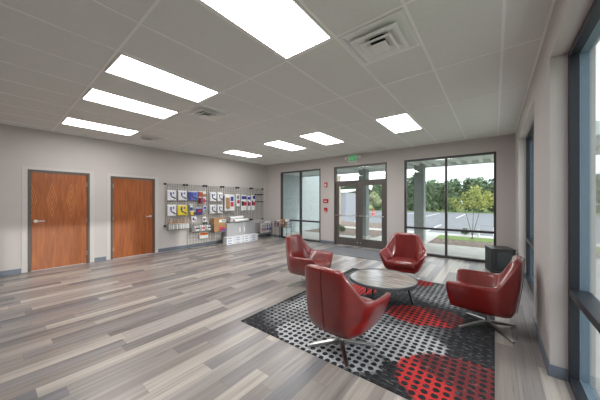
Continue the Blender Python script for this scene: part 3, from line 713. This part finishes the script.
# brown cartons on shelf
def wire_shelf(label, y0, y1, x1, z):
    t = thing('wire_shelf', label, 'shelf', (XF, y0, z), RZW); w = y1-y0; d = x1-XF; m = MB(); q = .0045
    for i in range(11): x = w*i/10; m.box(x-q, x+q, -d, 0, -2*q, 0)
    m.build('wire_mesh', M['wire'], t); r = MB(); r.box(0, w, -d-.006, -d+.006, -.014, 0); r.box(0, w, -.006, .006, -.014, 0); r.build('rail', M['wire'], t)
wire_shelf('wire shelf under two brown printed boxes', 4.78, 5.255, XF+.3, .455)
for i, (z, lb) in enumerate(((.455, 'brown printed carton with red and blue label, lower of two'), (.69, 'brown printed carton with green and white label, upper of two'))):
    t = thing('printed_carton', lb, 'box', (XF+.02, 4.79, z), RZW, 'brown cartons on the wire shelf')
    B(0, .46, -.22, 0, 0, .225).build('box_body', M['kraft'], t, bevel=.004)
    if i == 0: B(.2, .42, -.224, -.219, .02, .15).build('label_print', M['redp'], t); B(.28, .46, -.2245, -.2195, .02, .08).build('label_band', M['blue'], t)
    else: B(.2, .46, -.224, -.219, .08, .17).build('label_print', M['white_bag'], t); B(.3, .45, -.2245, -.2195, .10, .15).build('label_band', M['teal'], t)
# rolls on a shelf above the cabinet
wire_shelf('wire shelf holding white rolls above the grey cabinet', 5.36, 6.32, XF+.34, .735)
for i, (y0, z, dy) in enumerate(((5.42, .79, .72), (5.56, .79, .74), (5.40, .895, .70))):
    lb = ['white paper roll lying at the back of the wire shelf', 'white paper roll lying at the front edge of the wire shelf', 'white paper roll lying on top of the other two'][i]
    xo = (.22, .31, .27)[i]
    t = thing('paper_roll', lb, 'roll', (XF+xo, y0, z), 0, 'white rolls on the shelf')
    MB().tube((0, 0, 0), (-.16, dy, 0), .052, n=20).build('wrap', M['white_bag'], t, smooth=False)
    MB().tube((.0007, -.003, 0), (-.007, .03, 0), .03, n=16).build('core', M['kraft'], t)
# grey cabinet
t = thing('storage_cabinet', 'grey steel two-door cabinet under the wire shelf with white handles', 'cabinet', (XL+.02, 5.27, 0), RZW)
B(0, 1.3, -.30, -.02, 0, .71).build('body', M['grey_cab'], t, bevel=.006)
for a, b, hx in ((.012, .645, .56), (.655, 1.288, .76)):
    dr = B(a, b, -.318, -.30, .03, .70).build('door', M['grey_cab'], t, bevel=.003)
    B(hx-.02, hx+.02, -.342, -.317, .36, .54).build('handle', M['white_pl'], dr, bevel=.008)
# white cartons on the floor in front
cn = ['leftmost', 'second', 'third', 'rightmost']; rn = ['bottom', 'middle', 'top']
first = None
for c in range(4):
    for rr in range(3):
        loc = (-7.19-.20, 5.09+c*.352+(.02 if c > 1 else 0), rr*.086)
        lb = 'flat white printed carton on the floor, %s one of the %s stack' % (rn[rr], cn[c])
        if first is None:
            first = thing('flat_carton', lb, 'box', loc, RZW, 'white cartons stacked on the floor')
            B(0, .34, -.2, .0, 0, .083).build('box_body', M['carton'], first, bevel=.003)
            m = MB(); m.box(.06, .2, -.203, -.199, .03, .05); m.build('printing', M['blue_bag'], first)
        else: dup(first, loc, RZW, lb)
# bin by the corner
BX = XF
t = wire_bin('corner_bin', 'wire bin of white and blue packets at the corner end of the grid', 'bin', 6.84, 7.44, BX, BX+.36, .20, .60)
for x in (.01, .59):
    for y in (-.01, -.35): MB().tube((x, y, -.2), (x, y, .01), .008, n=8).build('leg', M['wire'], t)
for i, (y, w, mk, lb) in enumerate(((6.90, .07, 'redp', 'slim white and red packet, leftmost in the corner bin'), (6.985, .07, 'redp', 'slim white and red packet, second from left in the corner bin'), (7.07, .07, 'navy', 'slim white and navy packet, middle of the corner bin'),
                                (7.155, .12, 'blue', 'wide white and blue packet, second from right in the corner bin'), (7.29, .13, 'blue', 'wide white and blue packet, rightmost in the corner bin'))):
    t = thing('bin_packet', lb, 'packet', (BX+.33, y, .208), RZW, 'packets in the corner bin')
    B(0, w, 0, .12, 0, .40 if w < .1 else .46).build('pouch', M['white_bag'], t, bevel=.01)
    m = MB(); m.box(w*.15, w*.85, -.003, .004, .10, .20); m.build('label_print', M[mk], t)
    m = MB(); m.box(w*.2, w*.6, -.003, .004, .24, .33); m.build('label_band', M['blue'], t)
# rack by the first window
t = thing('display_rack', 'small wire floor rack with boxes standing before the left window', 'rack', (-6.93, 7.16, 0), 0)
w, d, z = .66, .28, .50; m = MB(); q = .006
for i in range(10): x = w*i/9; m.box(x-q, x+q, 0, d, z-2*q, z); m.box(x-q, x+q, -q, q, z, z+.2)
for y in (0, d):
    for zz in (z, z+.1, z+.2): m.box(0, w, y-q, y+q, zz-q, zz+q)
for x in (0, w):
    for zz in (z+.1, z+.2): m.box(x-q, x+q, 0, d, zz-q, zz+q)
m.build('wire_mesh', M['rackwire'], t)
for x in (0.02, w-.02):
    for y in (0.01, d-.01): MB().tube((x, y, 0), (x, y, z+.2), .010, n=8).build('leg', M['rackwire'], t)
for i, (x, ww, hh, mt, mk, lb) in enumerate(((.10, .17, .24, 'white_bag', 'redp', 'red and blue printed packet at the left of the window rack'), (.30, .10, .30, 'kraft', 'white_bag', 'tall brown box in the middle of the window rack'),
                                         (.42, .10, .30, 'kraft', 'white_bag', 'tall brown box right of the middle in the window rack'), (.54, .08, .30, 'white_bag', 'kraft', 'tall white and brown box at the right of the window rack'))):
    o = thing('rack_box', lb, 'box', (-6.93+x, 7.16, z), 0, 'boxes in the window rack')
    B(0, ww, .02, .2, 0, hh).build('box_body', M[mt], o, bevel=.006); B(ww*.2, ww*.8, .017, .024, hh*.3, hh*.7).build('label_print', M[mk], o)
    if i == 0: B(ww*.1, ww*.8, .0165, .0235, hh*.08, hh*.28).build('label_band', M['blue'], o)

# =================================================================== outside
G0 = -.06
B(-120, 120, YF+.2, 160, G0-.2, G0-.02).build('ground', M['grass'], kind='structure')
B(XR+.26, 120, -60, YF+.2, G0-.2, G0-.02).build('ground', M['grass'], kind='structure')
B(XR+.26, 3.2, -20, YF+.2, G0-.1, -.02).build('side_bounce_slab', M['concrete'], kind='structure')  # pale slab added to keep green lawn bounce off ceiling and wall
B(9, 30, -40, 40, G0-.1, G0).build('side_lot', M['asphalt'], kind='structure')
s = MB(); s.box(-14, 6, YF+.2, 10.0, G0-.1, -.02); s.box(-3.95, -1.95, 10.0, 13.6, G0-.1, -.02); s.box(-40, 30, 12.75, 13.6, G0-.1, -.022); s.build('sidewalk', M['concrete'], kind='structure')
s = MB(); s.box(-1.95, 6, 10.0, 11.55, G0-.1, -.03); s.box(-14, -3.95, 10.0, 12.75, G0-.1, -.03); s.box(-14, -4.6, 13.6, 17, G0-.1, -.03); s.build('mulch_bed', M['mulch'], kind='structure')
s = MB(); s.box(-1.95, 6, 11.55, 12.75, G0-.1, -.025); s.build('lawn_strip', M['grass'], kind='structure')
s = MB(); s.box(-60, 8.9, 13.6, 40, G0-.1, G0); s.mi = 1
for i in range(-14, 12): s.box(i*2.8-.06, i*2.8+.06, 14.2, 18.6, G0, G0+.006); s.box(i*2.8-.06, i*2.8+.06, 27, 36, G0, G0+.006)
s.build('parking_lot', [M['asphalt'], M['stripe']], kind='structure')
# canopy along the front, wing wall and columns
s = MB(); s.box(-16, 5, YF+.2, 10.05, 2.86, 3.15)
i = -16.0
while i < 5: s.box(i, i+.11, YF+.2, 10.0, 2.77, 2.86); i += .30
s.build('canopy', M['soffit'], kind='structure')
B(-16, 5, 10.0, 10.16, 2.74, 3.2).build('canopy_fascia', M['soffit'], kind='structure')
B(-8.2, -7.8, YF+.2, 13.3, -.05, 3.4).build('wing_wall', M['stucco'], kind='structure')
for x, y, lb in ((-2.12, 9.68, 'grey stucco column under the canopy outside the large right window'), (-4.2, 9.55, 'grey stucco column under the canopy outside the double door')):
    t = thing('canopy_column', lb, 'column', (x, y, -.02), 0, 'canopy columns')
    B(-.16, .16, -.16, .16, 0, 2.83).build('shaft', M['column'], t, bevel=.01); B(-.2, .2, -.2, .2, 0, .12).build('plinth', M['concrete'], t, bevel=.01)
t = thing('stone_pier', 'tan stone pier at the end of the outside wall seen through the door', 'pier', (-7.95, 13.75, -.05)); B(-.4, .16, -.4, .4, 0, 3.1).build('shaft', M['stone'], t, bevel=.02); B(-.45, .21, -.45, .45, 3.1, 3.2).build('cap', M['concrete'], t)
# shed
t = thing('metal_shed', 'grey metal shed with white roof across the lot, seen through the door', 'shed', (-14.3, 26.5, G0), R(-12))
B(-1.6, 1.6, -1.4, 1.6, 0, 2.5).build('wall_panel', M['shed'], t)
MB().loft([[(-1.75, -1.55, 2.5), (-1.75, 1.75, 2.95), (-1.75, 1.75, 3.07), (-1.75, -1.55, 2.62)], [(1.75, -1.55, 2.5), (1.75, 1.75, 2.95), (1.75, 1.75, 3.07), (1.75, -1.55, 2.62)]]).build('roof', M['white_pl'], t)
B(-1.1, -.2, -1.43, -1.4, 0, 2.05).build('door', M['carton'], t)
t = thing('traffic_cone', 'orange traffic cone on the far side of the lot through the door', 'traffic cone', (-10.75, 27.0, G0))
B(-.2, .2, -.2, .2, 0, .04).build('base', M['cone'], t); MB().lathe([(.16, .04), (.03, .85)], 20).build('cone_body', M['cone'], t); MB().lathe([(.122, .28), (.092, .45)], 20).build('reflective_band', M['stripe'], t)
t = thing('path_bollard', 'white post beside the small tree outside the right window', 'post', (-.55, 13.1, -.022)); MB().lathe([(.05, 0), (.05, .26), (.03, .3)], 14).build('post_body', M['white_pl'], t)
# trees
def crown(name, mat, parent, blobs, nleaf, leaf, seed):
    rnd = random.Random(seed); bm = bmesh.new()
    tot = sum(b[3]**2 for b in blobs)
    for (x, y, z, r) in blobs:
        for i in range(int(nleaf*r*r/tot)):
            u = Vector((rnd.gauss(0, 1), rnd.gauss(0, 1), rnd.gauss(0, 1))).normalized()
            p = Vector((x, y, z))+u*r*(rnd.random()**.35)*Vector((1, 1, .85)).length/1.65
            a = Vector((rnd.gauss(0, 1), rnd.gauss(0, 1), rnd.gauss(0, 1))).normalized(); b = a.orthogonal().normalized(); s = leaf*rnd.uniform(.6, 1.3)
            c = a.cross(b)
            bm.faces.new([bm.verts.new(p+b*s), bm.verts.new(p+c*s*.55), bm.verts.new(p-b*s), bm.verts.new(p-c*s*.55)])
    me = bpy.data.meshes.new(name); bm.to_mesh(me); bm.free(); me.materials.append(mat)
    o = bpy.data.objects.new(name, me); C.objects.link(o); o.parent = parent; return o
def make_tree(label, mat, h, r, seed, group, nleaf=2200, leaf=.22, name='tree'):
    t = thing(name, label, 'tree', (0, 0, G0), 0, group); rnd = random.Random(seed)
    m = MB(); m.tube((0, 0, 0), (0, 0, h*.5), h*.03, h*.018)
    for i in range(4):
        a = rnd.uniform(0, 6.28); m.tube((0, 0, h*.3), (math.cos(a)*r*.5, math.sin(a)*r*.5, h*.6), h*.013, h*.006, n=6)
    m.build('trunk', M['bark'], t)
    blobs = [(0, 0, h*f, r*.8) for f in (.2, .42, .64, .8)]
    for i in range(10): a = rnd.uniform(0, 6.28); q = rnd.uniform(.3, .7)*r; blobs.append((math.cos(a)*q, math.sin(a)*q, h*rnd.uniform(.12, .88), r*rnd.uniform(.35, .5)))
    crown('crown', M[mat], t, blobs, nleaf, leaf, seed); return t
TG = 'trees beyond the parking lot'
TLn = ['dense dark green tree in the woods beyond the parking lot', 'mid green rounded tree in the woods beyond the parking lot', 'light green tree in the woods beyond the parking lot']
protos = [make_tree(TLn[0], 'leaf1', 5.4, 1.25, 1, TG), make_tree(TLn[1], 'leaf2', 5.0, 1.25, 2, TG), make_tree(TLn[2], 'leaf1', 6.0, 1.25, 3, TG)]
TLn[2] = 'taller dark tree in the woods beyond the parking lot'; protos[2]['label'] = TLn[2]
rnd = random.Random(5); used = [0, 0, 0]
spots = []
for i in range(24): spots.append((-54+i*2.9, 43+rnd.uniform(-.2, .2))); spots.append((-52.5+i*2.9, 47.2+rnd.uniform(-.2, .2)))
for i in range(17): spots.append((-54.3+i*2.9, 51.4+rnd.uniform(-.2, .2)))
for i in range(13): spots.append((34+rnd.uniform(-.3, .3), 3+i*3.1))
for (x, y) in spots:
    k = rnd.choice((0, 1, 1, 2)); loc = (x, y, G0); rot = rnd.uniform(0, 6.28)
    if not used[k]: protos[k].location = loc; protos[k].rotation_euler.z = rot; used[k] = 1
    else: dup(protos[k], loc, rot, TLn[k])
# small yellow-green tree in the lawn strip
t = thing('young_tree', 'young yellow-green tree with thin stems on the grass outside the right window', 'tree', (-.72, 12.2, -.025))
m = MB()
for a, b in (((0, 0, 0), (.04, 0, .95)), ((.03, .02, 0), (-.2, 0, 1.0)), ((-.02, 0, 0), (.24, .1, 1.1))): m.tube(a, b, .012, .008, n=8); m.tube(b, (b[0]*1.6, b[1], b[2]+.6), .008, .004, n=6)
m.build('trunk', M['bark'], t)
crown('crown', M['leaf3'], t, [(0, 0, 1.6, .42), (.4, 0, 1.45, .32), (-.45, 0, 1.4, .3), (.1, .1, 1.95, .26), (.5, 0, 1.75, .22), (-.7, 0, 1.55, .16), (.72, 0, 1.6, .18)], 1100, .05, 21)
t = thing('blossoming_tree', 'small pale flowering tree across the lot seen through the right door leaf', 'tree', (-11.75, 29.6, G0))
MB().tube((0, 0, 0), (0, 0, 1.2), .07, .05).build('trunk', M['bark'], t)
crown('crown', M['leaf4'], t, [(0, 0, 1.8, .75), (.5, 0, 1.5, .5), (-.5, 0, 1.6, .5), (0, 0, 2.3, .45)], 1800, .11, 22)
t = thing('low_shrub', 'small dark shrub beside the walk left of the young tree', 'shrub', (-1.05, 13.35, -.022))
MB().tube((0, 0, 0), (0, 0, .15), .02).build('stem', M['bark'], t); crown('foliage', M['leaf1'], t, [(0, 0, .2, .13), (.07, 0, .13, .09), (-.07, 0, .13, .09)], 500, .035, 23)
for i, (x, y, lb) in enumerate(((-6.9, 12.2, 'small green shrub in the mulch seen through the left door leaf'), (-6.1, 11.2, 'small green shrub in the mulch just beside the column outside the door'))):
    t = thing('bed_shrub', lb, 'shrub', (x, y, -.03), 0, 'shrubs in the mulch bed'); MB().tube((0, 0, 0), (0, 0, .15), .02).build('stem', M['bark'], t)
    crown('foliage', M['leaf2'], t, [(0, 0, .15, .15), (.1, 0, .12, .1)], 400, .035, 30+i)

# =================================================================== light
w = bpy.data.worlds.new('sky'); bpy.context.scene.world = w; w.use_nodes = True; nt = w.node_tree
bg = nt.nodes['Background']; tc = N(nt, 'ShaderNodeTexCoord'); mp = N(nt, 'ShaderNodeMapping'); mp.inputs['Scale'].default_value = (1, 1, 3)
L(nt, tc.outputs['Generated'], mp.inputs['Vector']); nz = N(nt, 'ShaderNodeTexNoise', Scale=2.2, Detail=6.0); L(nt, mp.outputs[0], nz.inputs['Vector'])
L(nt, ramp(nt, nz.outputs[0], [(.4, (.80, .88, 1, 1)), (.58, (1, 1, 1, 1))]), bg.inputs['Color']); bg.inputs['Strength'].default_value = 2.4
sun = bpy.data.lights.new('sun', 'SUN'); sun.energy = 1.5; sun.angle = R(1.6); sun.color = (1, .97, .92)
so = bpy.data.objects.new('sun', sun); C.objects.link(so)
so.rotation_euler = Vector((-1, -.05, -math.tan(R(12)))).to_track_quat('-Z', 'Y').to_euler()
# =================================================================== camera
cam = bpy.data.cameras.new('camera'); co = bpy.data.objects.new('camera', cam); C.objects.link(co)
co.location = (0, 0, 1.5); co.rotation_euler = (PI/2, 0, R(38.197)); cam.sensor_width = 36; cam.lens = 247.505/600*36; cam.shift_y = 1.235/600; cam.clip_end = 400; cam.clip_start = .05
sc = bpy.context.scene; sc.camera = co
sc.view_settings.view_transform = 'Standard'; sc.view_settings.look = 'None'; sc.view_settings.exposure = 0; sc.view_settings.gamma = 1; sc.view_settings.use_curve_mapping = False
sc.cycles.max_bounces = 10; sc.cycles.diffuse_bounces = 6; sc.cycles.transparent_max_bounces = 16
